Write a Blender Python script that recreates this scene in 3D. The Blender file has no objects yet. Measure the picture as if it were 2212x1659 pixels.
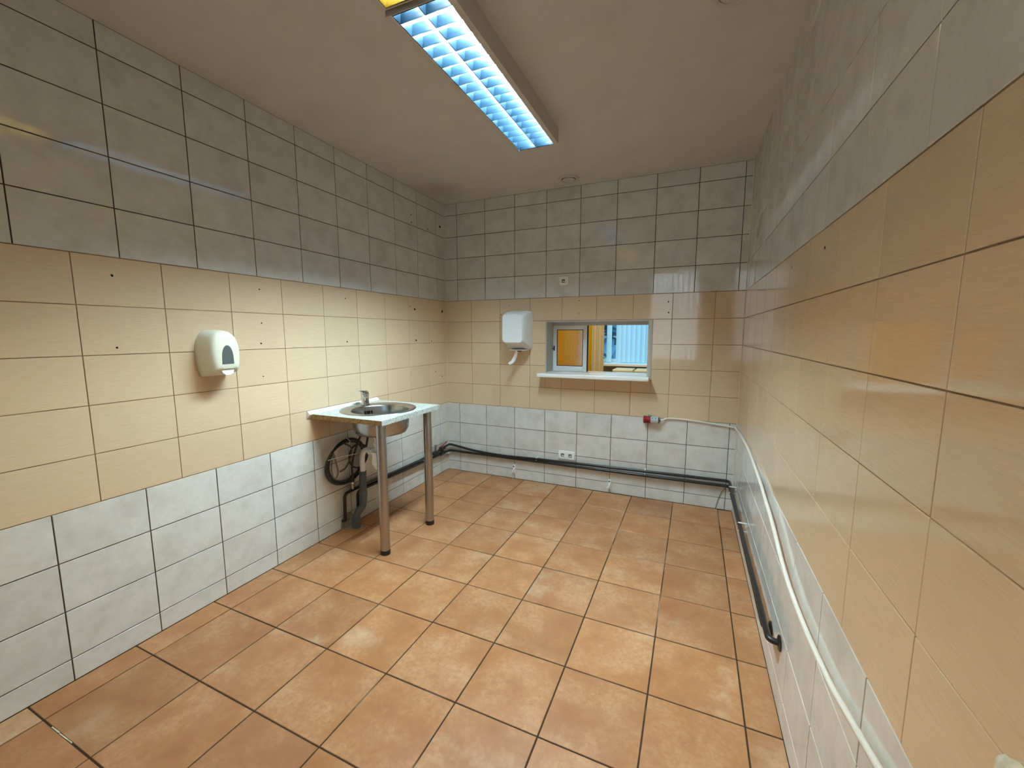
import bpy, bmesh, math, random
from mathutils import Vector, Matrix
random.seed(7)
S = bpy.context.scene
COL = S.collection

# ------------------------------------------------------------------ camera
YAW, PITCH, ROLL = -0.39921, -0.12179, -0.00076
F_PX = 888.814
fw = Vector((math.sin(YAW)*math.cos(PITCH), math.cos(YAW)*math.cos(PITCH), math.sin(PITCH)))
rt0 = fw.cross(Vector((0, 0, 1))).normalized(); up0 = rt0.cross(fw)
rt = rt0*math.cos(ROLL) + up0*math.sin(ROLL); up = -rt0*math.sin(ROLL) + up0*math.cos(ROLL)
cam = bpy.data.objects.new('camera', bpy.data.cameras.new('camera')); COL.objects.link(cam)
M = Matrix((rt, up, -fw)).transposed().to_4x4(); M.translation = (2.19651, -0.15752, 1.38028)
cam.matrix_world = M
cam.data.sensor_fit = 'HORIZONTAL'; cam.data.sensor_width = 36.0
cam.data.lens = F_PX/2212*36; cam.data.clip_start = 0.02
S.camera = cam

# ------------------------------------------------------------------ world, exposure
W_ = bpy.data.worlds.new('overcast_sky'); S.world = W_; W_.use_nodes = True
bg = W_.node_tree.nodes['Background']
bg.inputs['Color'].default_value = (0.84, 0.93, 1.0, 1); bg.inputs['Strength'].default_value = 3.6
S.view_settings.view_transform = 'Standard'; S.view_settings.look = 'None'
S.view_settings.gamma = 1.0; S.view_settings.use_curve_mapping = False
S.view_settings.exposure = 0.10
S.cycles.use_denoising = True
S.cycles.max_bounces = 7; S.cycles.diffuse_bounces = 5; S.cycles.glossy_bounces = 3
S.cycles.use_adaptive_sampling = True; S.cycles.adaptive_threshold = 0.03
S.cycles.transmission_bounces = 6; S.cycles.sample_clamp_indirect = 12.0
S.cycles.use_light_tree = False
S.cycles.caustics_reflective = False; S.cycles.caustics_refractive = False

COOL = (0.70, 0.92, 1.0); WARM = (1.0, 0.80, 0.42)
TUBE_COOL, TUBE_WARM = 535.0, 76.0
NEXT_ROOM_FILL = 20.0  # strength of the added fill panel beyond the hatch

# ------------------------------------------------------------------ materials
def mat(name, col=(.8, .8, .8), rough=.5, metal=0.0, spec=.5, emit=None, estr=0.0):
    m = bpy.data.materials.new(name); m.use_nodes = True
    b = m.node_tree.nodes['Principled BSDF']
    b.inputs['Base Color'].default_value = (*col, 1); b.inputs['Roughness'].default_value = rough
    b.inputs['Metallic'].default_value = metal; b.inputs['Specular IOR Level'].default_value = spec
    if emit:
        b.inputs['Emission Color'].default_value = (*emit, 1); b.inputs['Emission Strength'].default_value = estr
    return m
def N(m, t, **kw):
    n = m.node_tree.nodes.new(t)
    for k, v in kw.items(): setattr(n, k, v)
    return n
def lk(m, a, b): m.node_tree.links.new(a, b)
def coords(m, scale=(1, 1, 1), rnd=True):
    tc = N(m, 'ShaderNodeTexCoord'); mp = N(m, 'ShaderNodeMapping')
    mp.inputs['Scale'].default_value = scale
    if rnd:
        oi = N(m, 'ShaderNodeObjectInfo'); mul = N(m, 'ShaderNodeVectorMath', operation='SCALE')
        cmb = N(m, 'ShaderNodeCombineXYZ')
        for i in range(3): lk(m, oi.outputs['Random'], cmb.inputs[i])
        mul.inputs['Scale'].default_value = 37.0; lk(m, cmb.outputs[0], mul.inputs[0])
        ad = N(m, 'ShaderNodeVectorMath', operation='ADD')
        lk(m, tc.outputs['Object'], ad.inputs[0]); lk(m, mul.outputs[0], ad.inputs[1])
        lk(m, ad.outputs[0], mp.inputs['Vector'])
    else: lk(m, tc.outputs['Object'], mp.inputs['Vector'])
    return mp.outputs[0]
def noise(m, vec, scale, detail=4, rough=.55):
    n = N(m, 'ShaderNodeTexNoise'); n.inputs['Scale'].default_value = scale
    n.inputs['Detail'].default_value = detail; n.inputs['Roughness'].default_value = rough
    lk(m, vec, n.inputs['Vector']); return n.outputs['Fac']
def ramp(m, fac, stops):
    r = N(m, 'ShaderNodeValToRGB'); e = r.color_ramp.elements
    while len(e) < len(stops): e.new(.5)
    for el, (p, c) in zip(e, stops): el.position = p; el.color = (*c, 1)
    lk(m, fac, r.inputs[0]); return r.outputs[0]
def mixc(m, fac, a, b, mode='MIX'):
    x = N(m, 'ShaderNodeMix', data_type='RGBA', blend_type=mode)
    for i, v in ((0, fac), (6, a), (7, b)):
        if hasattr(v, 'node'): lk(m, v, x.inputs[i])
        else: x.inputs[i].default_value = v if i == 0 else (*v, 1)
    return x.outputs[2]
def bsdf(m): return m.node_tree.nodes['Principled BSDF']
def bump(m, h, strength, dist=.001):
    b = N(m, 'ShaderNodeBump'); b.inputs['Strength'].default_value = strength
    b.inputs['Distance'].default_value = dist; lk(m, h, b.inputs['Height'])
    lk(m, b.outputs[0], bsdf(m).inputs['Normal'])
def tint(m, col, amt):
    oi = N(m, 'ShaderNodeObjectInfo'); mr = N(m, 'ShaderNodeMapRange')
    mr.inputs['To Min'].default_value = 1-amt; mr.inputs['To Max'].default_value = 1+amt*.5
    lk(m, oi.outputs['Random'], mr.inputs[0])
    v = N(m, 'ShaderNodeVectorMath', operation='SCALE'); lk(m, col, v.inputs[0]); lk(m, mr.outputs[0], v.inputs['Scale'])
    return v.outputs[0]

def tile_grey():
    m = mat('grey_glazed_tile', rough=.12, spec=.75); v = coords(m)
    c = ramp(m, noise(m, v, 9, 4, .6), [(.30, (.58, .58, .54)), (.52, (.68, .685, .655)), (.75, (.73, .74, .715))])
    c = mixc(m, ramp(m, noise(m, v, 55, 3), [(.35, (0, 0, 0)), (.7, (.35, .35, .35))]), c, (.60, .59, .55))
    lk(m, tint(m, c, .05), bsdf(m).inputs['Base Color'])
    lk(m, ramp(m, noise(m, v, 12, 1), [(.3, (.035,)*3), (.7, (.09,)*3)]), bsdf(m).inputs['Roughness'])
    bump(m, noise(m, v, 11, 2), .10, .0010); return m
def tile_beige():
    m = mat('beige_glazed_tile', rough=.12, spec=.75); v = coords(m, (9, 130, 1)); v2 = coords(m)
    c = ramp(m, noise(m, v, 2.2, 4), [(.3, (.66, .495, .325)), (.7, (.73, .565, .39))])
    c = mixc(m, ramp(m, noise(m, v2, 7, 3), [(.4, (0, 0, 0)), (.75, (.45, .45, .45))]), c, (.70, .54, .37))
    lk(m, tint(m, c, .05), bsdf(m).inputs['Base Color'])
    lk(m, ramp(m, noise(m, v2, 10, 1), [(.3, (.045,)*3), (.7, (.10,)*3)]), bsdf(m).inputs['Roughness'])
    bump(m, noise(m, v2, 10, 2), .08, .0010); return m
def tile_floor():
    m = mat('terracotta_floor_tile', rough=.4, spec=.4); v = coords(m)
    c = ramp(m, noise(m, v, 5.5, 5, .62), [(.28, (.32, .130, .050)), (.47, (.415, .195, .085)), (.62, (.50, .27, .135)), (.8, (.56, .365, .21))])
    c = mixc(m, ramp(m, noise(m, v, 48, 4, .75), [(.38, (0, 0, 0)), (.68, (.8, .8, .8))]), c, (.365, .16, .066))
    # pale worn scuffing
    c = mixc(m, ramp(m, noise(m, v, 3.1, 5, .7), [(.56, (0, 0, 0)), (.74, (.5, .5, .5))]), c, (.60, .46, .31))
    lk(m, tint(m, c, .14), bsdf(m).inputs['Base Color'])
    lk(m, ramp(m, noise(m, v, 8, 4), [(.3, (.28,)*3), (.7, (.50,)*3)]), bsdf(m).inputs['Roughness'])
    bump(m, noise(m, v, 60, 3, .65), .35, .0015); return m
def grout(name, dark, light, rnd=False, sc=3.0, lo=.5, hi=.7):
    m = mat(name, rough=.85, spec=.2); v = coords(m, rnd=rnd)
    lk(m, ramp(m, noise(m, v, sc, 5, .6), [(lo, dark), (hi, light)]), bsdf(m).inputs['Base Color']); return m
TG, TB, TF = tile_grey(), tile_beige(), tile_floor()
G_DARK = grout('dark_grout', (.060, .042, .030), (.10, .072, .05))
G_TAN = grout('tan_grout', (.22, .145, .08), (.42, .31, .20))
G_FLOOR = grout('floor_grout', (.055, .032, .018), (.42, .30, .20), sc=1.7, lo=.56, hi=.72)

def ceiling_mat():
    m = mat('painted_ceiling', (.62, .61, .58), .8, spec=.2); v = coords(m, rnd=False)
    c = ramp(m, noise(m, v, 6, 5), [(.3, (.60, .59, .56)), (.7, (.64, .63, .60))])
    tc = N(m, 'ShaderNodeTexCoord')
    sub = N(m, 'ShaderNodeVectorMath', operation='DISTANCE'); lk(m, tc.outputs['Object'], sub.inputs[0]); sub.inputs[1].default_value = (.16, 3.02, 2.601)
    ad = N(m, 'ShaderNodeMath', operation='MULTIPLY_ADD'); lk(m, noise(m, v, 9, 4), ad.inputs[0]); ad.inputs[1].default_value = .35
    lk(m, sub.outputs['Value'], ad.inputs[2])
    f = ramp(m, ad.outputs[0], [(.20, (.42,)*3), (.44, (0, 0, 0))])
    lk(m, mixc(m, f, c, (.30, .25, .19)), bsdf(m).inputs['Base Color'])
    bump(m, noise(m, v, 45, 4), .3, .002); return m
M_CEIL = ceiling_mat()
M_WHITE = mat('white_plastic', (.80, .82, .82), .35)
M_WHITE2 = mat('satin_white_plastic', (.82, .87, .90), .3)
M_CREAM = mat('cream_plastic', (.74, .73, .61), .4)
M_SMOKE = mat('smoked_window', (.10, .125, .125), .12)
M_PAPER = mat('tissue_paper', (.86, .87, .87), .9, spec=.1)
M_DARK = mat('black_rubber', (.012, .012, .013), .5)
M_HOLE = mat('drilled_hole', (.018, .011, .006), .9, spec=.05)
M_BLKPIPE = mat('black_painted_pipe', (.010, .010, .010), .35)
def _scuff(m):
    v = coords(m, rnd=False)
    lk(m, ramp(m, noise(m, v, 30, 6, .7), [(.60, (.010, .010, .010)), (.78, (.06, .055, .05))]), bsdf(m).inputs['Base Color'])
_scuff(M_BLKPIPE)
M_HOSE = mat('braided_black_hose', (.018, .018, .017), .45)
M_GREYPVC = mat('grey_drain_plastic', (.085, .11, .135), .45)
M_WPVC = mat('white_drain_plastic', (.90, .91, .94), .35)
M_CHROME = mat('chrome', (.62, .63, .64), .12, 1.0)
def brushed(name, col, r):
    m = mat(name, col, r, 1.0); v = coords(m, (60, 60, 2), rnd=False)
    lk(m, ramp(m, noise(m, v, 3, 3), [(.3, (r-.06,)*3), (.7, (r+.08,)*3)]), bsdf(m).inputs['Roughness']); return m
M_STEEL = mat('brushed_steel', (.44, .445, .45), .27, 1.0)
M_LEG = mat('satin_steel_leg', (.42, .40, .385), .30, 1.0)
def counter_mat():
    m = mat('speckled_laminate', rough=.4); v = coords(m, rnd=False)
    c = ramp(m, noise(m, v, 160, 2, .8), [(.40, (.28, .31, .29)), (.5, (.52, .56, .53)), (.62, (.64, .67, .64))])
    lk(m, c, bsdf(m).inputs['Base Color']); return m
M_LAM = counter_mat()
def chip_mat():
    m = mat('raw_chipboard', rough=.85, spec=.1); v = coords(m, (1, 1, 1.0), rnd=False)
    lk(m, ramp(m, noise(m, v, 120, 4, .7), [(.3, (.13, .075, .030)), (.55, (.33, .215, .10)), (.75, (.46, .33, .17))]), bsdf(m).inputs['Base Color']); return m
M_CHIP = chip_mat()
M_REVEAL = mat('painted_reveal', (.50, .475, .42), .6)
M_ALU = mat('white_aluminium_frame', (.84, .87, .88), .35)
M_SILL = mat('white_laminate_shelf', (.88, .91, .90), .22)
M_RED = mat('red_plug_plastic', (.26, .006, .008), .4)
M_PLUGGREY = mat('grey_plug_plastic', (.46, .52, .54), .4)
M_CABLE = mat('white_cable_sheath', (.74, .71, .64), .45)
M_SOCKET = mat('socket_plastic', (.84, .87, .83), .35)
M_SOCKIN = mat('socket_recess', (.10, .11, .10), .5)
M_CEMENT = grout('cement_patch', (.26, .24, .20), (.40, .38, .34), sc=30, lo=.35, hi=.65)
M_PLASTER = grout('white_plaster', (.48, .46, .36), (.74, .72, .60), sc=40, lo=.35, hi=.65)
M_HOUSE = mat('lamp_housing_enamel', (.58, .55, .51), .5)
M_LOUVRE = mat('louvre_blue_light_tint', (.0048, .0145, .025), .35, spec=.2)  # blue of the cool tube light is put into the louvre colour
M_LOUVREY = mat('louvre_yellow_light_tint', (.22, .19, .045), .35, spec=.3)  # warm tube's yellow glow painted into this louvre's base colour
M_REFL = mat('lamp_reflector', (.03, .08, .12), .4)
M_TUBEC = mat('cool_tube', (.9, .9, .9), .5, emit=COOL, estr=TUBE_COOL)
M_TUBEW = mat('warm_tube', (.9, .9, .9), .5, emit=WARM, estr=TUBE_WARM)

# ------------------------------------------------------------------ mesh helpers
def obj(name, verts, faces, m, parent=None, smooth=False, mw=None, auto=None):
    me = bpy.data.meshes.new(name); me.from_pydata([tuple(v) for v in verts], [], faces)
    return from_mesh(name, me, m, parent, smooth, mw, auto)
def from_mesh(name, me, m, parent=None, smooth=False, mw=None, auto=None):
    me.update()
    ms = m if isinstance(m, (list, tuple)) else [m]
    if not me.materials:
        for x in ms: me.materials.append(x)
    bm = bmesh.new(); bm.from_mesh(me); bmesh.ops.recalc_face_normals(bm, faces=bm.faces[:])
    if smooth:
        for f in bm.faces: f.smooth = True
        lim = math.radians(auto or 40)
        for e in bm.edges:
            if len(e.link_faces) == 2 and e.calc_face_angle(0) > lim: e.smooth = False
    bm.to_mesh(me); bm.free()
    o = bpy.data.objects.new(name, me); COL.objects.link(o)
    if mw is not None: o.matrix_world = mw
    if parent: o.parent = parent
    return o
def tag(o, label=None, cat=None, group=None, kind=None):
    for k, v in (('label', label), ('category', cat), ('group', group), ('kind', kind)):
        if v: o[k] = v
    return o
def empty(name, mw=None, label=None, cat=None, group=None):
    o = bpy.data.objects.new(name, None); COL.objects.link(o); o.empty_display_size = .05
    if mw is not None: o.matrix_world = mw
    return tag(o, label, cat, group)
class MB:
    def __init__(s): s.v = []; s.f = []; s.mi = []
    def add(s, v, f, mi=0):
        n = len(s.v); s.v += [tuple(x) for x in v]; s.f += [tuple(i+n for i in q) for q in f]; s.mi += [mi]*len(f)
        return s
    def box(s, a, b, mi=0):
        x0, y0, z0 = a; x1, y1, z1 = b
        return s.add([(x0, y0, z0), (x1, y0, z0), (x1, y1, z0), (x0, y1, z0), (x0, y0, z1), (x1, y0, z1), (x1, y1, z1), (x0, y1, z1)],
                     [(0, 3, 2, 1), (4, 5, 6, 7), (0, 1, 5, 4), (1, 2, 6, 5), (2, 3, 7, 6), (3, 0, 4, 7)], mi)
    def loft(s, rings, cap0=True, cap1=True, mi=0, closed=True):
        n = len(rings[0]); v = [p for r in rings for p in r]; f = []
        for k in range(len(rings)-1):
            for i in range(n if closed else n-1):
                j = (i+1) % n; f.append((k*n+i, k*n+j, (k+1)*n+j, (k+1)*n+i))
        if cap0: f.append(tuple(range(n))[::-1])
        if cap1: f.append(tuple((len(rings)-1)*n+i for i in range(n)))
        return s.add(v, f, mi)
    def lathe(s, prof, c=(0, 0, 0), seg=32, axis='z', mi=0, cap0=True, cap1=True):
        rings = []
        for r, h in prof:
            ring = []
            for i in range(seg):
                a = 2*math.pi*i/seg; x, y = r*math.cos(a), r*math.sin(a)
                p = (x, y, h) if axis == 'z' else (h, x, y) if axis == 'x' else (y, h, x)
                ring.append(tuple(c[k]+p[k] for k in range(3)))
            rings.append(ring)
        return s.loft(rings, cap0, cap1, mi)
    def tube(s, pts, r, seg=10, mi=0):
        pts = [Vector(p) for p in pts]; rs = r if isinstance(r, (list, tuple)) else [r]*len(pts)
        t = (pts[1]-pts[0]).normalized(); a = Vector((0, 0, 1)) if abs(t.z) < .9 else Vector((1, 0, 0))
        n = t.cross(a).normalized(); rings = []
        for i, p in enumerate(pts):
            t2 = (pts[min(i+1, len(pts)-1)]-pts[max(i-1, 0)]).normalized()
            q = t.rotation_difference(t2); n = (q @ n); n = (n - t2*n.dot(t2)).normalized(); t = t2; b = t.cross(n)
            rings.append([p + (n*math.cos(2*math.pi*k/seg)+b*math.sin(2*math.pi*k/seg))*rs[i] for k in range(seg)])
        return s.loft(rings, True, True, mi)
    def build(s, name, m, parent=None, smooth=False, mw=None, auto=None, bevel=0, bseg=2):
        me = bpy.data.meshes.new(name); me.from_pydata(s.v, [], s.f)
        ms = m if isinstance(m, (list, tuple)) else [m]
        for x in ms: me.materials.append(x)
        for p, i in zip(me.polygons, s.mi): p.material_index = i
        if bevel:
            bm = bmesh.new(); bm.from_mesh(me); bmesh.ops.recalc_face_normals(bm, faces=bm.faces[:])
            es = [e for e in bm.edges if len(e.link_faces) == 2 and e.calc_face_angle(0) > .6]
            bmesh.ops.bevel(bm, geom=es, offset=bevel, segments=bseg, affect='EDGES', profile=.5); bm.to_mesh(me); bm.free()
            smooth = True
        return from_mesh(name, me, ms, parent, smooth, mw, auto)
def spline(pts, n=8):
    P = [Vector(p) for p in pts]; out = []
    for i in range(len(P)-1):
        p0 = P[max(i-1, 0)]; p1 = P[i]; p2 = P[i+1]; p3 = P[min(i+2, len(P)-1)]
        for k in range(n):
            t = k/n; out.append(.5*((2*p1)+(-p0+p2)*t+(2*p0-5*p1+4*p2-p3)*t*t+(-p0+3*p1-3*p2+p3)*t**3))
    return out+[P[-1]]
def rounded(pts, r=.03, n=6):   # polyline with rounded corners
    P = [Vector(p) for p in pts]; out = [P[0]]
    for i in range(1, len(P)-1):
        a = (P[i-1]-P[i]); b = (P[i+1]-P[i]); rr = min(r, a.length*.49, b.length*.49)
        A = P[i]+a.normalized()*rr; B = P[i]+b.normalized()*rr
        for k in range(n+1):
            t = k/n; out.append(A*(1-t)**2+P[i]*2*t*(1-t)+B*t*t)
    return out+[P[-1]]
def rrect(w, h, r, n=6, cx=0, cy=0):
    out = []
    for sx, sy, a0 in ((1, 1, 0), (-1, 1, 90), (-1, -1, 180), (1, -1, 270)):
        for k in range(n+1):
            a = math.radians(a0+90*k/n); out.append((cx+sx*(w/2-r)+r*math.cos(a), cy+sy*(h/2-r)+r*math.sin(a)))
    return out

# ------------------------------------------------------------------ the room: frames of the walls (u along, v up, n into the room)
D, WR, BA, RA, ZC = 3.37509, 2.58321, -0.01166, 0.0087, 2.60137
ZB = 1.69403; TW = .29943
REAR = -1.15
def frame(o, u, n):
    m = Matrix((Vector(u), Vector((0, 0, 1)), Vector(n))).transposed().to_4x4(); m.translation = o; return m
FL = frame((0, 0, 0), (0, 1, 0), (1, 0, 0))
FB = frame((0, D, 0), (math.cos(BA), math.sin(BA), 0), (math.sin(BA), -math.cos(BA), 0))
FR = frame((WR, D, 0), (-math.sin(RA), -math.cos(RA), 0), (-math.cos(RA), math.sin(RA), 0))
def LP(y, z, o=0): return FL @ Vector((y, z, o))
def BP(t, z, o=0): return FB @ Vector((t, z, o))
def RP(t, z, o=0): return FR @ Vector((t, z, o))
YB_R = D + WR*math.tan(BA)                      # y where back and right walls meet
R0 = (D-YB_R)/math.cos(RA)
XR = lambda y: WR - (D-y)*math.tan(RA)
RL = (D-REAR)/math.cos(RA)
OPEN = (1.035, 1.945, 1.003, 1.494)             # pass-through opening in the back wall (u0,u1,v0,v1)

GAP_G, GAP_B = .0042, .003
cache = {}
def tile_mesh(w, h, m, key=None, th=.007, ch=.0009):
    k = (round(w, 4), round(h, 4), m.name)
    if k in cache: return cache[k]
    v = []
    for (s, z) in ((0, -th), (0, -ch), (ch, 0)):
        v += [(-w/2+s, -h/2+s, z), (w/2-s, -h/2+s, z), (w/2-s, h/2-s, z), (-w/2+s, h/2-s, z)]
    f = [(8, 9, 10, 11)]
    for a in (0, 4):
        for i in range(4): j = (i+1) % 4; f.append((a+i, a+j, a+4+j, a+4+i))
    me = bpy.data.meshes.new('tile'); me.from_pydata(v, [], f); me.materials.append(m); me.update()
    bm = bmesh.new(); bm.from_mesh(me); bmesh.ops.recalc_face_normals(bm, faces=bm.faces[:])
    if not any(fc.normal.z > .9 for fc in bm.faces): bmesh.ops.reverse_faces(bm, faces=bm.faces[:])
    bm.to_mesh(me); bm.free()
    cache[k] = me; return me
rng = random.Random(3)
def put_tile(parent, u0, u1, v0, v1, m, gap, tilt=.0022):
    g = gap/2; w, h = u1-u0-gap, v1-v0-gap
    if w < .006 or h < .006: return
    o = bpy.data.objects.new('tile', tile_mesh(w, h, m)); COL.objects.link(o); o.parent = parent
    o.matrix_local = (Matrix.Translation(((u0+u1)/2, (v0+v1)/2, rng.uniform(-.0004, .0002)))
        @ Matrix.Rotation(rng.gauss(0, tilt*.6), 4, 'X') @ Matrix.Rotation(rng.gauss(0, tilt*.5), 4, 'Y'))
ROWS = [(0, ZB-1.6, 'g'), (ZB-1.6, ZB-1.4, 'g'), (ZB-1.4, ZB-1.2, 'g'), (ZB-1.2, ZB-1.0, 'g')] \
     + [(ZB-1+.2*k, ZB-.8+.2*k, 'b') for k in range(5)] + [(ZB+.2*k, ZB+.2+.2*k, 'g') for k in range(4)] + [(ZB+.8, ZC, 'g')]
def tiles(parent, ua, ub, off_g, off_b, hole=None):
    for v0, v1, kd in ROWS:
        off, m, gap = (off_g, TG, GAP_G) if kd == 'g' else (off_b, TB, GAP_B)
        k0 = math.floor((ua-off)/TW)-1; k = k0
        while off+k*TW < ub:
            u0, u1 = max(ua, off+k*TW), min(ub, off+(k+1)*TW); k += 1
            if u1-u0 < .004: continue
            if hole and u1 > hole[0] and u0 < hole[1] and v1 > hole[2]+.002 and v0 < hole[3]-.002:
                h0, h1, b0, b1 = hole
                if u0 < h0-.01: put_tile(parent, u0, h0+gap/2, v0, v1, m, gap)
                if u1 > h1+.01: put_tile(parent, h1-gap/2, u1, v0, v1, m, gap)
                if v0 < b0-.01: put_tile(parent, max(u0, h0), min(u1, h1), v0, b0, m, gap)
            else: put_tile(parent, u0, u1, v0, v1, m, gap)
def slab(name, mw, ua, ub, hole=None, back=-.11):
    """mortar bed of a wall, dark joints behind the grey bands and tan joints behind the beige band"""
    b = MB(); f = -.0026
    def strip(u0, u1, v0, v1, mi): b.box((u0, v0, back), (u1, v1, f), mi)
    z1, z2 = ZB-1.0-.003, ZB+.003
    segs = [(-.1, z1, 0), (z1, z2, 1), (z2, ZC+.1, 0)]
    for v0, v1, mi in segs:
        if hole and mi == 1:
            strip(ua, hole[0], v0, v1, 1); strip(hole[1], ub, v0, v1, 1)
            strip(hole[0], hole[1], v0, hole[2], 1); strip(hole[0], hole[1], hole[3], v1, 1)
        else: strip(ua, ub, v0, v1, mi)
    o = b.build(name, [G_DARK, G_TAN], mw=mw); o['kind'] = 'structure'; return o

wl = slab('wall_left', FL, REAR-.05, D+.08)
tiles(wl, REAR, D, .53754, .6827-.0)
WB = WR/math.cos(BA)
wb = slab('wall_back', FB, 0, WB, OPEN, back=-.30)
tiles(wb, 0, WB, .138, .138+.15, OPEN)
wr = slab('wall_right', FR, R0-.08, RL+.05)
tiles(wr, R0, RL, .17, .02)
tag(wl, 'left wall tiled grey, beige and grey'); tag(wb, 'far wall tiled in grey and beige with a serving hatch'); tag(wr, 'right wall tiled grey, beige and grey')

# rear wall (behind the photographer) with a window
RW = (1.42, 2.30, .85, 2.50)
b = MB()
xr = XR(REAR)
for a, c in (((-.11, 0), (RW[0], ZC)), ((RW[1], 0), (xr+.11, ZC)), ((RW[0], 0), (RW[1], RW[2])), ((RW[0], RW[3]), (RW[1], ZC))):
    b.box((a[0], REAR-.2, a[1]-(.1 if a[1] == 0 else 0)), (c[0], REAR, c[1]+(.1 if c[1] == ZC else 0)))
M_PAINT = mat('cream_wall_paint', (.60, .52, .40), .7)
o = b.build('wall_rear', M_PAINT); tag(o, kind='structure')

# floor: mortar bed plus terracotta tiles clipped to the room outline
b = MB()
poly = [(-.05, REAR-.05), (XR(REAR)+.05, REAR-.05), (WR+.05, YB_R+.05), (-.05, D+.05)]
b.add([(x, y, -.1) for x, y in poly]+[(x, y, -.003) for x, y in poly], [(0, 3, 2, 1), (4, 5, 6, 7), (0, 1, 5, 4), (1, 2, 6, 5), (2, 3, 7, 6), (3, 0, 4, 7)])
fl = b.build('floor', G_FLOOR); tag(fl, kind='structure')
FS, FX, FY, FA = .32994, .79649, 1.05533, -.01681
ca, sa = math.cos(FA), math.sin(FA)
def clip(pg, room):
    out = pg
    for i in range(len(room)):
        a, b_ = room[i], room[(i+1) % len(room)]; ins = lambda p: (b_[0]-a[0])*(p[1]-a[1])-(b_[1]-a[1])*(p[0]-a[0]) >= 0
        res = []
        for k in range(len(out)):
            p, q = out[k], out[(k+1) % len(out)]
            if ins(p) != ins(q):
                d1 = (b_[0]-a[0])*(p[1]-a[1])-(b_[1]-a[1])*(p[0]-a[0]); d2 = (b_[0]-a[0])*(q[1]-a[1])-(b_[1]-a[1])*(q[0]-a[0])
                t = d1/(d1-d2); X = (p[0]+(q[0]-p[0])*t, p[1]+(q[1]-p[1])*t)
            if ins(p):
                res.append(p)
                if not ins(q): res.append(X)
            elif ins(q): res.append(X)
        out = res
        if len(out) < 3: return []
    return out
room = [(.0015, REAR+.002), (XR(REAR)-.0015, REAR+.002), (WR-.0015, YB_R-.0015), (.0015, D-.0015)]
GF = .0055
for i in range(-6, 10):
    for j in range(-10, 10):
        c0 = ((i+.5)*FS, (j+.5)*FS); cw = (FX+c0[0]*ca-c0[1]*sa, FY+c0[0]*sa+c0[1]*ca)
        h = (FS-GF)/2; sq = [(-h, -h), (h, -h), (h, h), (-h, h)]
        pg = [(cw[0]+x*ca-y*sa, cw[1]+x*sa+y*ca) for x, y in sq]
        cl = clip(pg, room)
        if len(cl) < 3: continue
        ar = abs(sum(cl[k][0]*cl[(k+1) % len(cl)][1]-cl[(k+1) % len(cl)][0]*cl[k][1] for k in range(len(cl))))/2
        if ar < .0006: continue
        if abs(ar-4*h*h) < 1e-7: me = tile_mesh(2*h, 2*h, TF, th=.009, ch=.0014)
        else:
            loc = [((x-cw[0])*ca+(y-cw[1])*sa, -(x-cw[0])*sa+(y-cw[1])*ca) for x, y in cl]
            cx = sum(p[0] for p in loc)/len(loc); cy = sum(p[1] for p in loc)/len(loc)
            ins = []
            for p in loc:
                d = math.hypot(p[0]-cx, p[1]-cy) or 1; ins.append((p[0]-(p[0]-cx)/d*.0016, p[1]-(p[1]-cy)/d*.0016))
            n = len(loc); v = [(*p, -.009) for p in loc]+[(*p, -.0014) for p in loc]+[(*p, 0) for p in ins]
            f = [tuple(range(2*n, 3*n))]+[(a+k, a+(k+1) % n, a+n+(k+1) % n, a+n+k) for a in (0, n) for k in range(n)]
            me = bpy.data.meshes.new('tile'); me.from_pydata(v, [], f); me.materials.append(TF); me.update()
        o = bpy.data.objects.new('tile', me); COL.objects.link(o); o.parent = fl
        o.matrix_local = Matrix.Translation((cw[0], cw[1], rng.uniform(-.0005, .0003))) @ Matrix.Rotation(FA, 4, 'Z') @ Matrix.Rotation(rng.gauss(0, .001), 4, 'X') @ Matrix.Rotation(rng.gauss(0, .001), 4, 'Y')
# fresh pale repair of one joint near the left wall
def fpt(i, j): return (FX+i*FS*ca-j*FS*sa, FY+i*FS*sa+j*FS*ca)
b = MB(); x0, y0 = fpt(-2.0, -2)
for s0, s1 in ((.066, .120), (.124, .207)):
    b.box((x0+s0, y0-.0022-s0*.017, -.003), (x0+s1, y0+.0022-s1*.017, .0004))
b.build('joint_repair', M_PLASTER, fl)

# ceiling
b = MB(); b.box((-.08, REAR-.1, ZC), (WR+.08, D+.2, ZC+.1))
tag(b.build('ceiling', M_CEIL), kind='structure')

# light sealant in the two far corners
M_SEAL = mat('cream_sealant', (.62, .52, .38), .5)
for x0, sx, yy in ((0, 1, D), (WR, -1, YB_R)):
    b = MB(); k = .005; b.loft([[(x0-sx*.002, yy+.002, z), (x0+sx*k, yy+.002, z), (x0+sx*k*.4, yy-k*.4, z), (x0-sx*.002, yy-k, z)] for z in (.001, ZC-.001)])
    o = b.build('corner_sealant', M_SEAL, wb); o.matrix_local = FB.inverted()

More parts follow.
